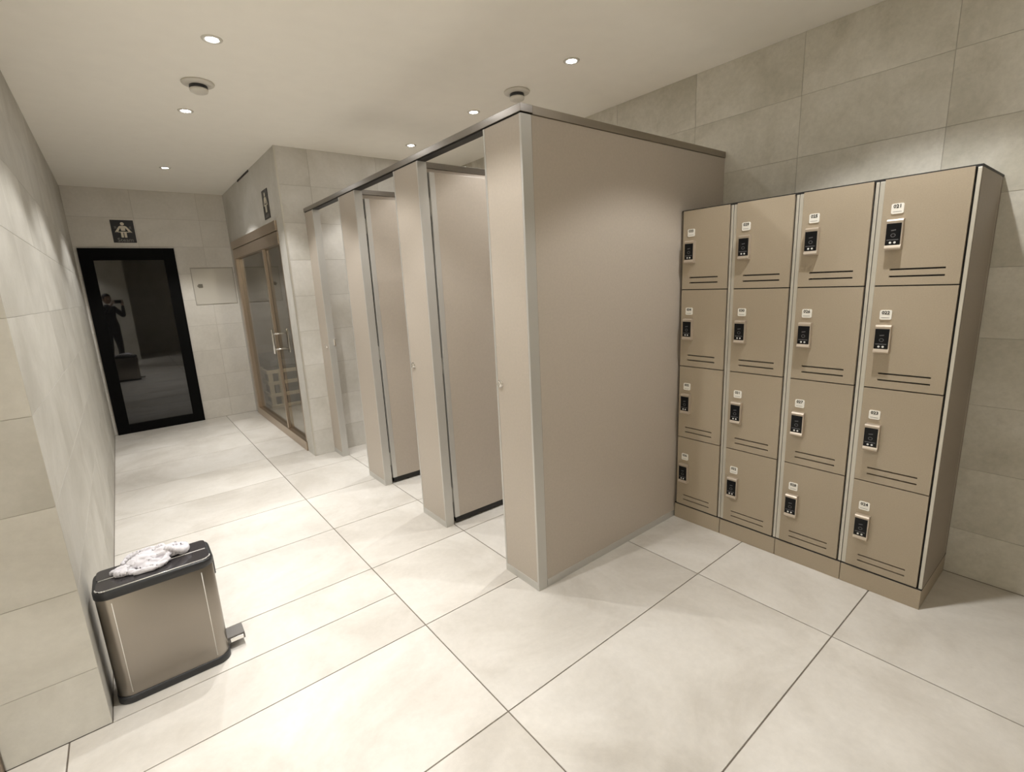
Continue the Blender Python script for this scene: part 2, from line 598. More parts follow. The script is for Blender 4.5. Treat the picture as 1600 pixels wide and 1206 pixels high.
# sauna room behind the glass
struct('wall_sauna_back', bx(2.95, 3.05, YC + 0.105, 9.2, 0, H), M['sauna_wall'])
struct('wall_sauna_end', bx(XS + 0.02, 3.0, 9.1, 9.2, 0, H), M['sauna_wall'])
struct('wall_sauna_side', bx(XS + 0.02, XS + 0.09, YE + 0.003, 9.1, 0, H), M['sauna_wall'])
struct('floor_sauna', bx(XS + 0.09, 2.95, YC + 0.105, 9.1, -0.05, 0.0), M['floor_tile'])
struct('ceiling_sauna', bx(XS + 0.09, 2.95, YC + 0.105, 9.1, 2.3, 2.36), M['sauna_wall'])
g = thing('stove_guard', 'pale timber lattice guard three tiers high behind the bronze framed glass doors', 'guard rail', (1.75, 7.4, 0))
px = [1.375, 1.50, 1.78, 2.10]
py = [7.30, 7.66, 8.02]
for x in px:
    obj('post', bx(x, x + 0.055, 6.86, 6.91, 0, 0.52, bev=0.004), M['lattice'], g)
for y in py:
    obj('post', bx(1.375, 1.42, y, y + 0.055, 0, 0.52, bev=0.004), M['lattice'], g)
for z in (0.012, 0.165, 0.325, 0.475):
    obj('rail', bx(1.37, 2.16, 6.85, 6.875, z, z + 0.045, bev=0.003), M['lattice'], g)
    obj('rail', bx(1.362, 1.388, 6.86, 8.08, z, z + 0.045, bev=0.003), M['lattice'], g)
sv = thing('sauna_stove', 'dark grey sauna stove standing inside the pale timber lattice guard', 'stove', (1.8, 7.4, 0))
obj('body', bx(1.46, 2.3, 6.96, 7.95, 0.0, 0.55, bev=0.01), M['stove'], sv)
sl = bpy.data.lights.new('sauna_fill', 'POINT')  # unseen fill light, added to brighten the room behind the glass
sl.energy = 22
sl.color = (1.0, 0.93, 0.80)
sl.shadow_soft_size = 0.08
link('sauna_fill', sl, None, (1.95, 5.9, 2.15))
obj('top_tray', bx(1.43, 2.33, 6.93, 7.98, 0.551, 0.64, bev=0.012), mat('stove_top', (0.09, 0.10, 0.12), 0.5), sv)

# ------------------------------------------------------------------ signs and access panel
def sign(label, o, u, n, w, h, word, loc, k=0.0012):
    """pictogram sign: u is the reading direction, n points out of the wall"""
    u, n = Vector(u), Vector(n)
    up = Vector((0, 0, 1))
    c = Vector(loc)
    t = thing('pictogram_sign', label, 'sign', c)
    F = lambda a, b, d: c + u * (a * w) + up * (b * h) + n * d
    bm = bmesh.new()
    poly_slab(bm, [(-.5, -.5), (.5, -.5), (.5, .5), (-.5, .5)], lambda a, b, d: F(a, b, d), 0.004)
    obj('plate', bm, M['sign_black'], t)
    G = lambda a, b, d: F(a, b, 0.0042 + d)
    bm = bmesh.new()
    circ = [(0.085 * math.cos(i * PI / 10), 0.335 + 0.072 * math.sin(i * PI / 10)) for i in range(20)]
    poly_slab(bm, circ, G, k)
    poly_slab(bm, [(-.12, .245), (.12, .245), (.085, .03), (-.085, .03)], G, k)
    for s in (-1, 1):
        poly_slab(bm, [(s * .10, .245), (s * .17, .215), (s * .34, .0), (s * .38, -.045), (s * .24, -.045), (s * .21, .01), (s * .10, .17)], G, k)
        poly_slab(bm, [(s * .015, -.045), (s * .125, -.045), (s * .125, -.27), (s * .02, -.27)], G, k)
    poly_slab(bm, [(-.34, -.045), (.34, -.045), (.31, -.01), (-.31, -.01)], G, k)
    obj('pictogram', bm, M['sign_pale'], t)
    for s in (-1, 1):
        pts = [(s * (0.29 + 0.018 * math.sin(i * 1.3)), 0.12 + 0.015 * i) for i in range(8)]
        for q in (0, 0.05):
            bm = bmesh.new()
            out = [(x + s * q - .012, y) for x, y in pts] + [(x + s * q + .012, y) for x, y in pts[::-1]]
            poly_slab(bm, out, G, k * 0.8)
            obj('steam_mark', bm, M['sign_grey'], t)
    text_mesh('lettering', word, 0.058, t, M['sign_grey'], F(0.03, -0.385, 0.0048), u, up, bold=0.0006)
    return t


sign('square black Steam pictogram sign above the black framed door', None, (1, 0, 0), (0, -1, 0), 0.203, 0.238, 'Steam', (0.188, YE, 2.239))
sign('black pictogram sign on the wall above the bronze framed glass doors', None, (0, -1, 0), (-1, 0, 0), 0.206, 0.25, 'Sauna', (XS, 5.021, 2.291))

ap = thing('access_panel', 'square flush access panel with small latch on the end wall', 'panel', (0.96, YE, 1.40))
_bm = bmesh.new()
for a in ((0.742, 1.190, 1.830, 1.840), (0.742, 1.190, 1.400, 1.404), (0.742, 0.748, 1.404, 1.830), (1.184, 1.190, 1.404, 1.830)):
    box(_bm, a[0], a[1], YE - 0.002, YE + 0.001, a[2], a[3])
obj('shadow_gap', _bm, M['grout_wall'], ap)
obj('door', bx(0.749, 1.182, YE - 0.008, YE, 1.406, 1.829, bev=0.0015), M['panel_paint'], ap)
_bm = bx(0.797, 0.842, YE - 0.016, YE - 0.008, 1.605, 1.648, bev=0.002)
box(_bm, 0.785, 0.800, YE - 0.013, YE - 0.008, 1.618, 1.632)
obj('latch', _bm, mat('latch_grey', (0.20, 0.185, 0.155), 0.4, 0.6), ap)

# ------------------------------------------------------------------ cubicles
cb = thing('cubicle_block', 'row of three beige laminate cubicles with brushed metal head rail and open doors', 'cubicles', (XC, YP, 0))
PW = [(YP, 1.893), (2.506, 2.806), (3.412, 3.725), (4.331, YC - 0.001)]
TH = 0.055
ZP = 2.163
SK = 0.040
for i, (a, b) in enumerate(PW):
    obj('pilaster', bx(XC + 0.001, XC + TH, a + 0.012, b - (0.012 if i < 3 else 0), SK, ZP, bev=0.001), M['partition'], cb)
    obj('skirting', bx(XC - 0.0008, XC + TH + 0.001, a + 0.001, b - 0.001, 0, SK, bev=0.001), M['alu'], cb)
    obj('edge_strip', bx(XC - 0.0005, XC + TH + 0.001, a, a + 0.012, SK, ZP, bev=0.001), M['alu'], cb)
    if i < 3:
        obj('edge_strip', bx(XC - 0.0005, XC + TH + 0.001, b - 0.012, b, SK, ZP, bev=0.001), M['alu'], cb)
obj('end_panel', bx(XC + TH + 0.003, XR - 0.002, YP + 0.002, YP + 0.022, SK, ZP, bev=0.0005), M['partition'], cb)
obj('skirting', bx(XC + TH + 0.003, XR - 0.002, YP + 0.0005, YP + 0.023, 0, SK, bev=0.001), M['alu'], cb)
obj('seam', bx(XC + TH + 0.001, XC + TH + 0.004, YP + 0.003, YP + 0.02, 0, ZP), M['black_gap'], cb)
_bm = bx(XC - 0.006, XC + TH + 0.006, YP - 0.005, YC - 0.001, ZP + 0.004, HC, bev=0.0015)
obj('head_rail', _bm, M['alu_rail'], cb)
obj('rail_channel_shade', bx(XC + 0.003, XC + TH - 0.003, YP + 0.01, YC - 0.002, ZP - 0.001, ZP + 0.004), M['black_gap'], cb)  # shade under the rail, put in as a black strip
obj('head_rail', bx(XC + TH + 0.006, XR - 0.002, YP - 0.004, YP + 0.028, ZP + 0.001, HC - 0.0005, bev=0.0015), brushed('rail_aluminium_end', (0.36, 0.32, 0.27), 0.4, 'X', 0.06), cb)
for y in (2.645, 3.56):
    obj('divider', bx(XC + TH + 0.002, XR - 0.002, y, y + 0.02, SK, ZP, bev=0.0005), M['partition'], cb)
    obj('head_rail', bx(XC + TH + 0.006, XR - 0.002, y - 0.006, y + 0.026, ZP + 0.001, HC - 0.0005, bev=0.0015), M['alu_rail'], cb)


def cubicle_door(y0, y1, hinge_side):
    d = obj('door', bx(1.472, 2.055, y0, y1, 0.046, 2.112, bev=0.0008), M['partition'], cb, loc=(1.46, (y0 + y1) / 2, 0))
    bm = bx(1.459, 1.472, y0 - 0.0005, y0 + (y1 - y0) * 0.46, 0.046, 2.112, bev=0.0015)
    box(bm, 1.459, 1.472, y0 + (y1 - y0) * 0.54, y1 + 0.0005, 0.046, 2.112, bev=0.0015)
    box(bm, 1.463, 1.472, y0 + 0.002, y1 - 0.002, 0.046, 2.112)
    box(bm, 1.461, 1.493, y0 - 0.0014, y0 + 0.002, 0.046, 2.112, bev=0.0005)
    box(bm, 1.461, 1.493, y1 - 0.002, y1 + 0.0014, 0.046, 2.112, bev=0.0005)
    box(bm, 2.055, 2.066, y0 - 0.0005, y1 + 0.0005, 0.046, 2.112, bev=0.0015)
    obj('edge_strip', bm, M['alu'], d)
    obj('door_sweep', bx(1.466, 2.06, y0 + 0.004, y1 - 0.002, 0.012, 0.046), M['black_gap'], d)
    for z in (0.20, 1.03, 1.93):
        bm = bmesh.new()
        cyl(bm, (1.4525, (y0 + y1) / 2, z - 0.05), (1.4525, (y0 + y1) / 2, z + 0.05), 0.0055, seg=12)
        box(bm, 1.4465, 1.459, (y0 + y1) / 2 - 0.004, (y0 + y1) / 2 + 0.012, z - 0.045, z + 0.045)
        obj('hinge', bm, M['alu'], d)
    obj('hinge_gap', bx(1.4475, 1.4585, (y0 + y1) / 2 + 0.002, (y0 + y1) / 2 + 0.010, 0.03, 2.112), M['black_gap'], d)
    return d


cubicle_door(2.508, 2.540, 1)
cubicle_door(3.414, 3.446, 1)
cubicle_door(3.691, 3.723, -1)
for y in (1.860, 2.757, 4.397):
    bm = bmesh.new()
    cyl(bm, (XC + 0.001, y, 1.017), (XC - 0.004, y, 1.017), 0.0185, seg=28)
    cyl(bm, (XC - 0.004, y, 1.017), (XC - 0.013, y, 1.017), 0.0145, 0.0125, seg=28)
    box(bm, XC - 0.016, XC - 0.013, y - 0.002, y + 0.002, 1.006, 1.028)
    obj('lock_knob', bm, M['chrome'], cb)
_bm = bx(XC + 0.040, XC + 0.054, 4.316, 4.331, 1.022, 1.080, bev=0.002)
box(_bm, XC + 0.043, XC + 0.051, 4.308, 4.317, 1.06, 1.074, bev=0.001)
obj('lock_keeper', _bm, M['chrome'], cb)

# ------------------------------------------------------------------ lockers
LK = [(0.400, 0.7105), (0.7105, 1.0175), (1.0175, 1.3285), (1.3285, 1.6265)]
ZD = [0.098, 0.534, 0.970, 1.4095, 1.838]
first_no = [21, 25, 29, 33]
where = ['at the near right end of the row', 'second from the right end of the row', 'second from the beige partition', 'tucked against the beige partition']
for ci, (ya, yb) in enumerate(LK):
    nums = '%03d to %03d' % (first_no[ci], first_no[ci] + 3)
    lk = thing('locker', 'beige locker column, doors %s, %s' % (nums, where[ci]), 'locker', (XK + 0.2, (ya + yb) / 2, 0), 'four-door locker columns')
    lw = 0.013 if ci == 3 else 0.0195        # frame strip at the far side
    d0, d1y = ya + 0.0195, yb - lw
    bm = bmesh.new()
    box(bm, XK + 0.021, XR - 0.003, ya + 0.0012, ya + 0.018, 0.098, 1.832)
    box(bm, XK + 0.021, XR - 0.003, yb - 0.018, yb - 0.0012, 0.098, 1.832)
    box(bm, XR - 0.02, XR - 0.003, ya + 0.018, yb - 0.018, 0.098, 1.832)
    for z in ZD[1:-1]:
        box(bm, XK + 0.03, XR - 0.02, ya + 0.018, yb - 0.018, z - 0.008, z + 0.008)
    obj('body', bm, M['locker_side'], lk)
    obj('gap_shade', bx(XK + 0.0187, XK + 0.0205, ya + 0.0012, yb - 0.0012, 0.098, 1.832), M['black_gap'], lk)  # black sheet put in as the shade in the gaps around the doors
    if ci == 0:
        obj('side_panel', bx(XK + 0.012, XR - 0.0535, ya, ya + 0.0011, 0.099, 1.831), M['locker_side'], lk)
    obj('top_panel', bx(XK + 0.004, XR - 0.003, ya - 0.0005, yb - 0.0008, 1.831, 1.8405), M['black_gap'], lk)
    obj('base_panel', bx(XK + 0.004, XR - 0.003, ya + 0.0008, yb - 0.0008, 0.091, 0.098), M['black_gap'], lk)
    for (a, b) in (((ya + 0.0012, d0 - 0.0062), (d1y + 0.001, yb - 0.0012)) if ci < 3 else ((ya + 0.0012, d0 - 0.0062),)):
        obj('frame_strip', bx(XK + 0.0035, XK + 0.012, a, b, 0.099, 1.831, bev=0.0012), M['alu_frame'], lk)
    obj('rear_strip', bx(XR - 0.052, XR - 0.046, ya + 0.0002, ya + 0.003, 0.10, 1.83), M['alu_frame'], lk)
    obj('plinth', bx(XK, XR - 0.004, ya + 0.0015, yb - 0.0015, 0.0, 0.091, bev=0.001), M['locker'], lk)
    for r in range(4):
        z0, z1 = ZD[r] + 0.0026, ZD[r + 1] - 0.0026
        no = first_no[ci] + 3 - r
        u0, u1 = d0 + 0.0005, d1y
        s0, s1 = d0 + (0.046 if ci < 3 else 0.052), d1y - 0.046   # vent slots, near to far
        sz = [(z0 + 0.032, z0 + 0.0385), (z0 + 0.0605, z0 + 0.067)]
        bm = bmesh.new()
        T = 0.016
        box(bm, XK, XK + T, u0, s0, z0, z1)
        box(bm, XK, XK + T, s1, u1, z0, z1)
        for p, q in ((z0, sz[0][0]), (sz[0][1], sz[1][0]), (sz[1][1], z1)):
            box(bm, XK, XK + T, s0, s1, p, q)
        bmesh.ops.remove_doubles(bm, verts=bm.verts, dist=0.00001)
        box(bm, XK + T + 0.0005, XK + T + 0.002, u0 + 0.01, u1 - 0.01, z0 + 0.01, z0 + 0.10, mi=1)  # black sheet standing in for the dark locker inside behind the slots
        zc = (z0 + z1) / 2
        d = obj('door', bm, [M['locker'], M['black_gap']], lk, loc=(XK, d0, z0))
        yp = d1y - 0.051                      # centre of lock and number plate
        zt = z1 - 0.160                       # top of the lock
        bm = bmesh.new()
        yl = yp - 0.001
        prof = [(0, 0.0), (0.020, 0.0), (0.024, -0.006), (0.021, -0.016), (0.021, -0.100), (0.025, -0.108), (0.027, -0.114), (0.021, -0.120), (0.0, -0.120)]
        lo = []
        for y in (yl + 0.0275, yl - 0.0275):
            lo.append([(XK - a, y, zt + b) for a, b in prof])
        loft(bm, lo, smooth=False)
        obj('lock', bm, M['lock_metal'], d)
        bm = bx(XK - 0.0228, XK - 0.0208, yl - 0.0235, yl + 0.0265, zt - 0.101, zt - 0.016, bev=0.0006)
        obj('lock_screen', bm, M['screen'], d)
        G = lambda a, b, dd: Vector((XK - 0.0229 - dd, yl + 0.0015 - a, zt - 0.058 + b))
        bm = bmesh.new()
        ring = [(0.0085 * math.cos(i * PI / 8), -0.005 + 0.0075 * math.sin(i * PI / 8)) for i in range(16)]
        for i in range(16):
            p, q = ring[i], ring[(i + 1) % 16]
            poly_slab(bm, [p, q, (q[0] * .72, (q[1] + .005) * .72 - .005), (p[0] * .72, (p[1] + .005) * .72 - .005)], G, 0.0003)
        poly_slab(bm, [(-.008, .012), (.008, .014), (.008, .018), (-.008, .016)], G, 0.0003)
        poly_slab(bm, [(-.020, -.0245), (.019, -.0245), (.019, -.021), (-.020, -.021)], G, 0.0003)
        obj('lock_icons', bm, M['icon_grey'], d)
        for a in (-0.0075, 0.0075):
            bm = bmesh.new()
            poly_slab(bm, [(a + 0.0042 * math.cos(i * PI / 6), -0.0335 + 0.0042 * math.sin(i * PI / 6)) for i in range(12)], G, 0.0004)
            obj('lock_button', bm, M['icon_white'], d)
        zp = z1 - 0.118                       # number plate
        pts = rrect(yp - 0.021, yp + 0.021, zp - 0.020, zp + 0.020, 0.006, 4)
        bm = bmesh.new()
        poly_slab(bm, pts, lambda a, b, dd: Vector((XK - dd, a, b)), 0.0035)
        obj('number_plate', bm, M['white_plate'], d)
        text_mesh('lettering', '%03d' % no, 0.019, d, M['ink'], (XK - 0.0040, yp, zp + 0.0085), (0, -1, 0), (0, 0, 1), 0.0004, 0.0005)
        bm = bmesh.new()
        box(bm, XK - 0.0040, XK - 0.0034, yp - 0.014, yp + 0.015, zp - 0.0125, zp - 0.0112)
        obj('printed_line', bm, M['icon_grey'], d)

# ------------------------------------------------------------------ step bin with cloth
BX0, BX1, BY0, BY1 = -0.247, 0.134, 2.165, 2.372
bn = thing('pedal_bin', 'slim brushed steel pedal bin with dark grey lid beside the left corridor wall', 'bin', ((BX0 + BX1) / 2, (BY0 + BY1) / 2, 0))


def bin_loops(zs, ins, r=0.050):
    return [[(x, y, z) for x, y in rrect(BX0 + i, BX1 - i, BY0 + i, BY1 - i, max(0.01, r - i * 0.6), 8)] for z, i in zip(zs, ins)]


bm = bmesh.new()
loft(bm, bin_loops([0.030, 0.032, 0.440, 0.442], [0.004, 0.003, 0.003, 0.004]))
obj('body', bm, M['steel'], bn)
bm = bmesh.new()
loft(bm, bin_loops([0.0, 0.002, 0.028, 0.031], [0.002, 0.0, 0.0, 0.002]))
obj('base_ring', bm, M['dark_grey'], bn)
bm = bmesh.new()
loft(bm, bin_loops([0.441, 0.443, 0.466, 0.472, 0.474], [0.003, 0.0, 0.0, 0.003, 0.008]))
obj('lid_rim', bm, M['dark_grey'], bn)
ym = (BY0 + BY1) / 2
for s in (0, 1):
    y0, y1 = (BY0 + 0.012, ym - 0.002) if s == 0 else (ym + 0.002, BY1 - 0.012)
    bm = bmesh.new()
    pts = rrect(BX0 + 0.012, BX1 - 0.012, y0, y1, 0.018, 6)
    poly_slab(bm, pts, lambda a, b, d: Vector((a, b, 0.4735 + d)), 0.0035)
    obj('lid_flap', bm, M['lid'], bn)
bm = bmesh.new()
cyl(bm, (BX0 + 0.018, ym, 0.4762), (BX1 - 0.018, ym, 0.4766), 0.0026, seg=8)
obj('lid_seam', bm, M['lid_seam'], bn)
bm = bmesh.new()
pts = [(x, y, 0.4755) for x, y in rrect(BX0 + 0.010, BX1 - 0.010, BY0 + 0.010, BY1 - 0.010, 0.030, 6)]
for p, q in zip(pts, pts[1:]):
    if p[1] < ym and q[1] < ym and (Vector(p) - Vector(q)).length > 1e-5:
        cyl(bm, p, q, 0.0023, seg=6)
obj('lid_seam', bm, M['lid_seam'], bn)
bm = bmesh.new()
for y in (BY0 + 0.003,):
    for x in (BX0 + 0.050, BX1 - 0.050):
        cyl(bm, (x, y + 0.0006, 0.045), (x, y + 0.0006, 0.425), 0.0016, seg=8)
obj('body_seam', bm, M['lid_seam'], bn)
prof = [(2.232, 0.030), (2.232, 0.046), (2.238, 0.054), (2.305, 0.060), (2.312, 0.054), (2.312, 0.036), (2.30, 0.030)]
bm = bmesh.new()
loft(bm, [[(x, y if x < 0.2 else y + 0.004 * (1 if y < 2.27 else -1), z) for y, z in prof] for x in (BX1 - 0.004, BX1 + 0.055, BX1 + 0.064)], smooth=False)
obj('pedal', bm, mat('pedal_steel', (0.16, 0.15, 0.14), 0.3, 0.8), bn)
obj('pedal_lip', bx(BX1 + 0.006, BX1 + 0.058, 2.2285, 2.2335, 0.033, 0.050, bev=0.002), M['chrome'], bn)
obj('rear_handle', bx(BX1 - 0.002, BX1 + 0.006, 2.29, 2.33, 0.34, 0.425, bev=0.003), M['dark_grey'], bn)

# bunched white cloth on the lid
bm = bmesh.new()


def blob(c, r, rot=0.0):
    m = Matrix.Translation(c) @ Matrix.Rotation(rot, 4, 'Z') @ Matrix.Diagonal((*r, 1))
    bmesh.ops.create_icosphere(bm, subdivisions=3, radius=1.0, matrix=m)


def rope(pts, r):
    for p, q in zip(pts, pts[1:]):
        cyl(bm, p, q, r, r, seg=8)
        bmesh.ops.create_icosphere(bm, subdivisions=1, radius=r, matrix=Matrix.Translation(q))


zb = 0.478
for c, r, a in (((-0.085, 2.292, zb + 0.017), (0.062, 0.036, 0.024), 0.25), ((-0.010, 2.302, zb + 0.019), (0.055, 0.034, 0.028), 0.1),
                ((-0.150, 2.268, zb + 0.010), (0.036, 0.026, 0.016), -0.3), ((0.040, 2.300, zb + 0.016), (0.026, 0.030, 0.020), 0.4),
                ((-0.060, 2.262, zb + 0.008), (0.052, 0.016, 0.012), 0.22), ((-0.045, 2.318, zb + 0.024), (0.070, 0.020, 0.022), 0.05)):
    blob(c, r, a)
rope([(-0.185, 2.285, zb + 0.010), (-0.150, 2.250, zb + 0.010), (-0.110, 2.236, zb + 0.009), (-0.060, 2.232, zb + 0.010), (-0.020, 2.246, zb + 0.016), (-0.005, 2.270, zb + 0.022)], 0.0085)
rope([(-0.118, 2.226, zb + 0.008), (-0.080, 2.214, zb + 0.008), (-0.040, 2.222, zb + 0.009), (-0.010, 2.245, zb + 0.010)], 0.0075)
rope([(-0.155, 2.318, zb + 0.012), (-0.135, 2.338, zb + 0.026), (-0.095, 2.334, zb + 0.036), (-0.060, 2.322, zb + 0.042), (-0.02, 2.312, zb + 0.046)], 0.009)
rope([(-0.01, 2.288, zb + 0.044), (0.02, 2.272, zb + 0.036), (0.042, 2.272, zb + 0.020), (0.05, 2.29, zb + 0.01)], 0.009)
me = bpy.data.meshes.new('cloth')
bm.to_mesh(me)
bm.free()
tmp = bpy.data.objects.new('cloth', me)
COL.objects.link(tmp)
md = tmp.modifiers.new('r', 'REMESH')
md.mode = 'VOXEL'
md.voxel_size = 0.0029
sm = tmp.modifiers.new('s', 'SMOOTH')
sm.factor = 0.5
sm.iterations = 2
dg = bpy.context.evaluated_depsgraph_get()
me2 = bpy.data.meshes.new_from_object(tmp.evaluated_get(dg))
bpy.data.objects.remove(tmp)
for v in me2.vertices:
    p = v.co
    q = Vector((p.x * 20 + p.y * 14, p.y * 42 - p.x * 6, p.z * 30))
    rdg = 1 - 2 * abs(noise.noise(q + Vector((3, 1, 7))))
    f = 0.0105 * rdg - 0.0035 + 0.0012 * noise.noise(q * 2.0)
    n = v.normal
    v.co = p + n * f
    if v.co.z < zb + 0.0008:
        v.co.z = zb + 0.0008
for f in me2.polygons:
    f.use_smooth = True
me2.materials.clear()
me2.materials.append(M['cloth'])
c = Vector((-0.07, 2.28, zb))
me2.transform(Matrix.Translation(-c))
cl = link('cloth', me2, None, c)
tag(cl, 'crumpled white cloth lying on the lid of the steel pedal bin', 'cloth')

# ------------------------------------------------------------------ ceiling fittings
def downlight(label, x, y, group='recessed ceiling spotlights', dim=1.0, core=1.0):
    t = thing('ceiling_spotlight', label, 'ceiling light', (x, y, H), group)
    bm = bmesh.new()
    rev(bm, [(0.027, -0.0005), (0.030, -0.0045), (0.043, -0.0035), (0.046, 0.0), (0.040, 0.004), (0.027, 0.004)], (x, y, H))
    obj('trim_ring', bm, M['white_plastic'], t)
    bm = bmesh.new()
    rev(bm, [(0.0265, 0.003), (0.0265, -0.001), (0.020, -0.003), (0.002, -0.0038)], (x, y, H))
    obj('lens', bm, M['lamp'], t)
    ld = bpy.data.lights.new('spot_lamp', 'SPOT')
    ld.energy = SPOT_W * dim
    ld.color = SPOT_COL
    ld.spot_size = math.radians(SPOT_ANGLE)
    ld.spot_blend = SPOT_BLEND
    ld.shadow_soft_size = 0.02
    lo = link('spot_lamp', ld, t, (x, y, H - 0.012))
    bd = bpy.data.lights.new('beam_lamp', 'SPOT')
    bd.energy = BEAM_W * dim * core
    bd.color = SPOT_COL
    bd.spot_size = math.radians(BEAM_ANGLE)
    bd.spot_blend = 1.0
    bd.shadow_soft_size = 0.02
    link('beam_lamp', bd, t, (x, y, H - 0.012))
    sd = bpy.data.lights.new('spill_lamp', 'AREA')
    sd.shape = 'DISK'
    sd.size = 0.05
    sd.energy = SPILL_W
    sd.color = SPOT_COL
    link('spill_lamp', sd, t, (x, y, H - 0.008))
    return t


downlight('recessed ceiling spotlight in the corridor, nearest of the three on the left', 0.556, 2.869)
downlight('recessed ceiling spotlight in the corridor, just beyond the left smoke detector', 0.556, 3.995)
downlight('recessed ceiling spotlight in the corridor, farthest, in front of the black framed door', 0.557, 5.754)
downlight('recessed ceiling spotlight above the nearest cubicle, right of the right smoke detector', 2.192, 2.118, dim=0.72)
downlight('recessed ceiling spotlight above the middle cubicle, left of the right smoke detector', 2.188, 3.075, dim=0.72)
downlight('recessed ceiling spotlight above the farthest cubicle, just over the head rail', 2.190, 4.031, dim=0.72)
# the same fittings just outside the frame, whose pools of light show on floor, lockers and wall
for i, (x, y) in enumerate([(0.556, 1.75), (2.15, 0.64)]):
    downlight(['recessed ceiling spotlight lighting the floor in front of the pedal bin', 'recessed ceiling spotlight lighting the locker doors'][i], x, y, dim=[1.0, 0.84][i], core=[1.0, 0.6][i])
for i, (x, y) in enumerate([(-1.6, -0.3), (-0.8, -1.0), (-1.6, -1.1), (-1.2, -0.6), (-1.9, -0.8), (-1.1, -1.3)]):  # unseen extra spots, added as fill for the walls and end panel
    downlight('unseen fill spotlight added over the open floor behind the camera', x, y)


def detector(label, x, y):
    t = thing('smoke_detector', label, 'smoke detector', (x, y, H), 'ceiling smoke detectors')
    bm = bmesh.new()
    rev(bm, [(0.078, 0.0), (0.083, -0.004), (0.080, -0.010), (0.055, -0.016), (0.045, -0.0165)], (x, y, H))
    obj('base_plate', bm, M['white_plastic'], t)
    bm = bmesh.new()
    rev(bm, [(0.044, -0.015), (0.046, -0.020), (0.046, -0.033), (0.043, -0.036)], (x, y, H))
    obj('smoke_grille', bm, M['dark_grey'], t)
    bm = bmesh.new()
    rev(bm, [(0.046, -0.0345), (0.047, -0.040), (0.043, -0.050), (0.030, -0.056), (0.004, -0.058)], (x, y, H))
    obj('sensor_cap', bm, M['white_plastic'], t)


detector('round white smoke detector on the ceiling over the corridor', 0.564, 3.46)
detector('round white smoke detector on the ceiling above the cubicle corner', 2.21, 2.62)

# ------------------------------------------------------------------ the person taking the picture, seen in the black door's reflection
fw = Vector((math.sin(0.6756), math.cos(0.6756), 0))
rt = Vector((fw.y, -fw.x, 0))
CP = Vector((0, 0, 1.5))


def at(r, f, z):
    return rt * r + fw * f + Vector((0, 0, z))


def skin_mesh(name, verts, edges, radii, m, parent, levels=2):
    me = bpy.data.meshes.new(name)
    me.from_pydata([tuple(v) for v in verts], edges, [])
    o = bpy.data.objects.new(name, me)
    COL.objects.link(o)
    sk = o.modifiers.new('skin', 'SKIN')
    sk.use_smooth_shade = True
    for i, r in enumerate(radii):
        d = me.skin_vertices[0].data[i]
        d.radius = r if isinstance(r, tuple) else (r, r)
        d.use_root = i == 0
    ss = o.modifiers.new('sub', 'SUBSURF')
    ss.levels = ss.render_levels = levels
    dg = bpy.context.evaluated_depsgraph_get()
    out = bpy.data.meshes.new_from_object(o.evaluated_get(dg))
    bpy.data.objects.remove(o)
    base = world_loc(parent)
    out.transform(Matrix.Translation(-base))
    for p in out.polygons:
        p.use_smooth = True
    out.materials.clear()
    out.materials.append(m)
    return link(name, out, parent, base)


PB = at(0.0, -0.42, 0)
per = thing('person', 'person in dark clothes holding up a phone, seen reflected in the black framed door', 'person', PB)
V, E_, Rr = [], [], []


def joint(p, r, prev=None, sh=Vector((0.07, -0.02, 0))):
    V.append(p + sh)
    Rr.append(r)
    if prev is not None:
        E_.append((prev, len(V) - 1))
    return len(V) - 1


pel = joint(at(0, -0.42, 0.90), (0.165, 0.115))
wst = joint(at(0, -0.42, 1.04), (0.145, 0.105), pel)
chs = joint(at(0, -0.42, 1.22), (0.165, 0.115), wst)
nb = joint(at(0, -0.41, 1.37), 0.075, chs)
joint(at(0, -0.395, 1.43), 0.055, nb)
wrists = {}
for s_, hx in ((-1, -0.045), (1, 0.135)):
    sh = joint(at(s_ * 0.165, -0.42, 1.33), 0.068, chs)
    el = joint(at(s_ * 0.235, -0.27, 1.14), 0.046, sh)
    wr_ = joint(at(hx + s_ * 0.045, -0.075, 1.39), 0.030, el, Vector((0, 0, 0)))
    wrists[s_] = V[wr_]
    hp = joint(at(s_ * 0.095, -0.42, 0.82), 0.098, pel)
    kn = joint(at(s_ * 0.115, -0.40, 0.47), 0.066, hp)
    an = joint(at(s_ * 0.125, -0.44, 0.10), 0.044, kn)
skin_mesh('body', V, E_, Rr, M['dark_cloth'], per)
for s_ in (-1, 1):
    skin_mesh('shoe', [at(s_ * 0.125 + .045, -0.43, 0.05), at(s_ * 0.128 + .045, -0.355, 0.042), at(s_ * 0.133 + .045, -0.245, 0.034)], [(0, 1), (1, 2)], [0.047, 0.045, 0.033], M['black_gap'], per)
# head: an egg with brow, nose, chin, ears
HC_ = at(0, -0.37, 1.545) + Vector((0.07, -0.02, 0))
bm = bmesh.new()
bmesh.ops.create_icosphere(bm, subdivisions=4, radius=1.0)
for v in bm.verts:
    x, y, z = v.co
    w = 0.074 * (1 - 0.22 * max(0, -z) ** 1.5)
    d = 0.094 * (1 - 0.10 * max(0, -z))
    nose = 0.022 * math.exp(-((x / 0.16) ** 2) - ((z + 0.16) / 0.20) ** 2) * max(0, y)
    eye = -0.006 * (math.exp(-(((abs(x) - 0.38) / 0.16) ** 2) - ((z - 0.02) / 0.11) ** 2)) * max(0, y)
    lip = 0.005 * math.exp(-((x / 0.28) ** 2) - ((z + 0.52) / 0.06) ** 2) * max(0, y)
    v.co = HC_ + rt * (x * w) + fw * (y * d + nose + eye + lip) + Vector((0, 0, z * 0.112))
for f in bm.faces:
    f.smooth = True
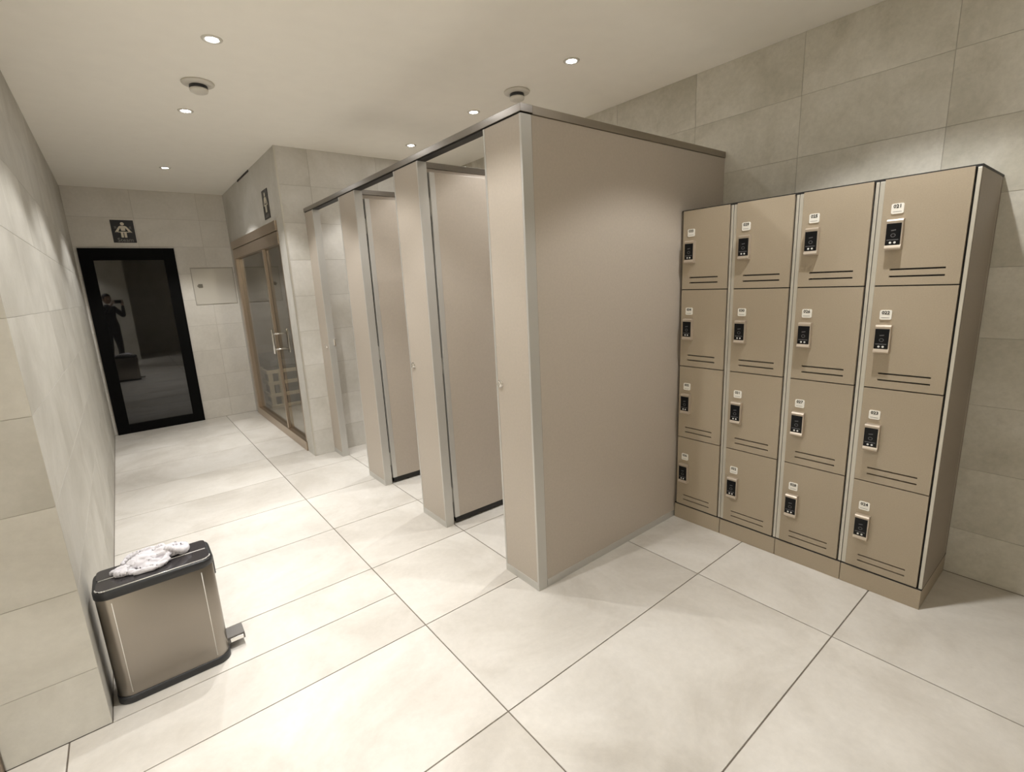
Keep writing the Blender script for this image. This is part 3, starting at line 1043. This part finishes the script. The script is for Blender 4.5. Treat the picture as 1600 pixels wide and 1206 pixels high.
hd = obj('head', bm, M['skin'], per)
for s_ in (-1, 1):
    bm = bmesh.new()
    bmesh.ops.create_icosphere(bm, subdivisions=2, radius=1.0)
    for v in bm.verts:
        x, y, z = v.co
        v.co = HC_ + rt * (s_ * (0.074 + x * 0.010)) + fw * (y * 0.018 - 0.005) + Vector((0, 0, z * 0.030 - 0.005))
    obj('ear', bm, M['skin'], hd)
    bm = bmesh.new()
    bmesh.ops.create_icosphere(bm, subdivisions=2, radius=0.011, matrix=Matrix.Translation(HC_ + rt * (s_ * 0.029) + fw * 0.079 + Vector((0, 0, 0.004))))
    obj('eye', bm, M['white_plate'], hd)
bm = bmesh.new()
bmesh.ops.create_icosphere(bm, subdivisions=4, radius=1.0)
for v in bm.verts:
    x, y, z = v.co
    k = 1.07 + 0.02 * noise.noise(Vector((x, y, z)) * 4)
    if y > 0.35 and z < 0.45:
        k = 0.9
    if z < -0.35:
        k = 0.86
    v.co = HC_ + rt * (x * 0.076 * k) + fw * (y * 0.096 * k - 0.008) + Vector((0, 0, z * 0.114 * k + 0.006))
for f in bm.faces:
    f.smooth = True
obj('hair', bm, M['hair'], per)
# hands: palm and five fingers closing on the phone's short ends
for s_, hx in ((-1, -0.045), (1, 0.135)):
    wv = wrists[s_]
    pc = at(hx + s_ * 0.018, -0.045, 1.455)
    hand = skin_mesh('hand', [wv, (wv + pc) / 2, pc, pc + Vector((0, 0, 0.025))], [(0, 1), (1, 2), (2, 3)], [0.026, (0.030, 0.020), (0.036, 0.018), (0.034, 0.014)], M['skin'], per)
    for k in range(4):
        z = 1.448 + 0.019 * k
        ln = [0.85, 1.0, 1.05, 0.95][k]
        a = at(hx + s_ * 0.020, -0.042, z)
        b = at(hx + s_ * 0.022, -0.042 + 0.030 * ln, z + 0.004)
        c_ = at(hx - s_ * 0.004 * ln, -0.004, z + 0.006)
        d_ = at(hx - s_ * 0.022 * ln, -0.003, z + 0.006)
        if c_.length_squared and k >= 2 and s_ < 0:
            c_, d_ = at(hx + 0.006, -0.012, z + 0.008), at(hx + 0.010, -0.016, z + 0.012)   # index and middle finger clear of the lens
        skin_mesh('finger', [a, b, c_, d_], [(0, 1), (1, 2), (2, 3)], [0.0095, 0.0088, 0.008, 0.0068], M['skin'], hand, 1)
    skin_mesh('thumb', [at(hx + s_ * 0.014, -0.050, 1.435), at(hx - s_ * 0.002, -0.046, 1.448), at(hx - s_ * 0.024, -0.036, 1.462)], [(0, 1), (1, 2)], [0.012, 0.0105, 0.0085], M['skin'], hand, 1)
ph = thing('phone', 'dark phone held sideways by the person reflected in the black door', 'phone', at(0.045, -0.022, 1.478))
R_ = Matrix((rt, fw, Vector((0, 0, 1)))).transposed().to_4x4()
bm = bx(-0.080, 0.080, -0.004, 0.004, -0.0375, 0.0375, bev=0.003)
bmesh.ops.transform(bm, matrix=R_, verts=bm.verts)
bmesh.ops.translate(bm, vec=world_loc(ph), verts=bm.verts)
obj('body', bm, M['screen'], ph)
bm = bx(-0.074, 0.074, -0.0048, -0.0040, -0.033, 0.033)
bmesh.ops.transform(bm, matrix=R_, verts=bm.verts)
bmesh.ops.translate(bm, vec=world_loc(ph), verts=bm.verts)
obj('screen', bm, M['icon_grey'], ph)
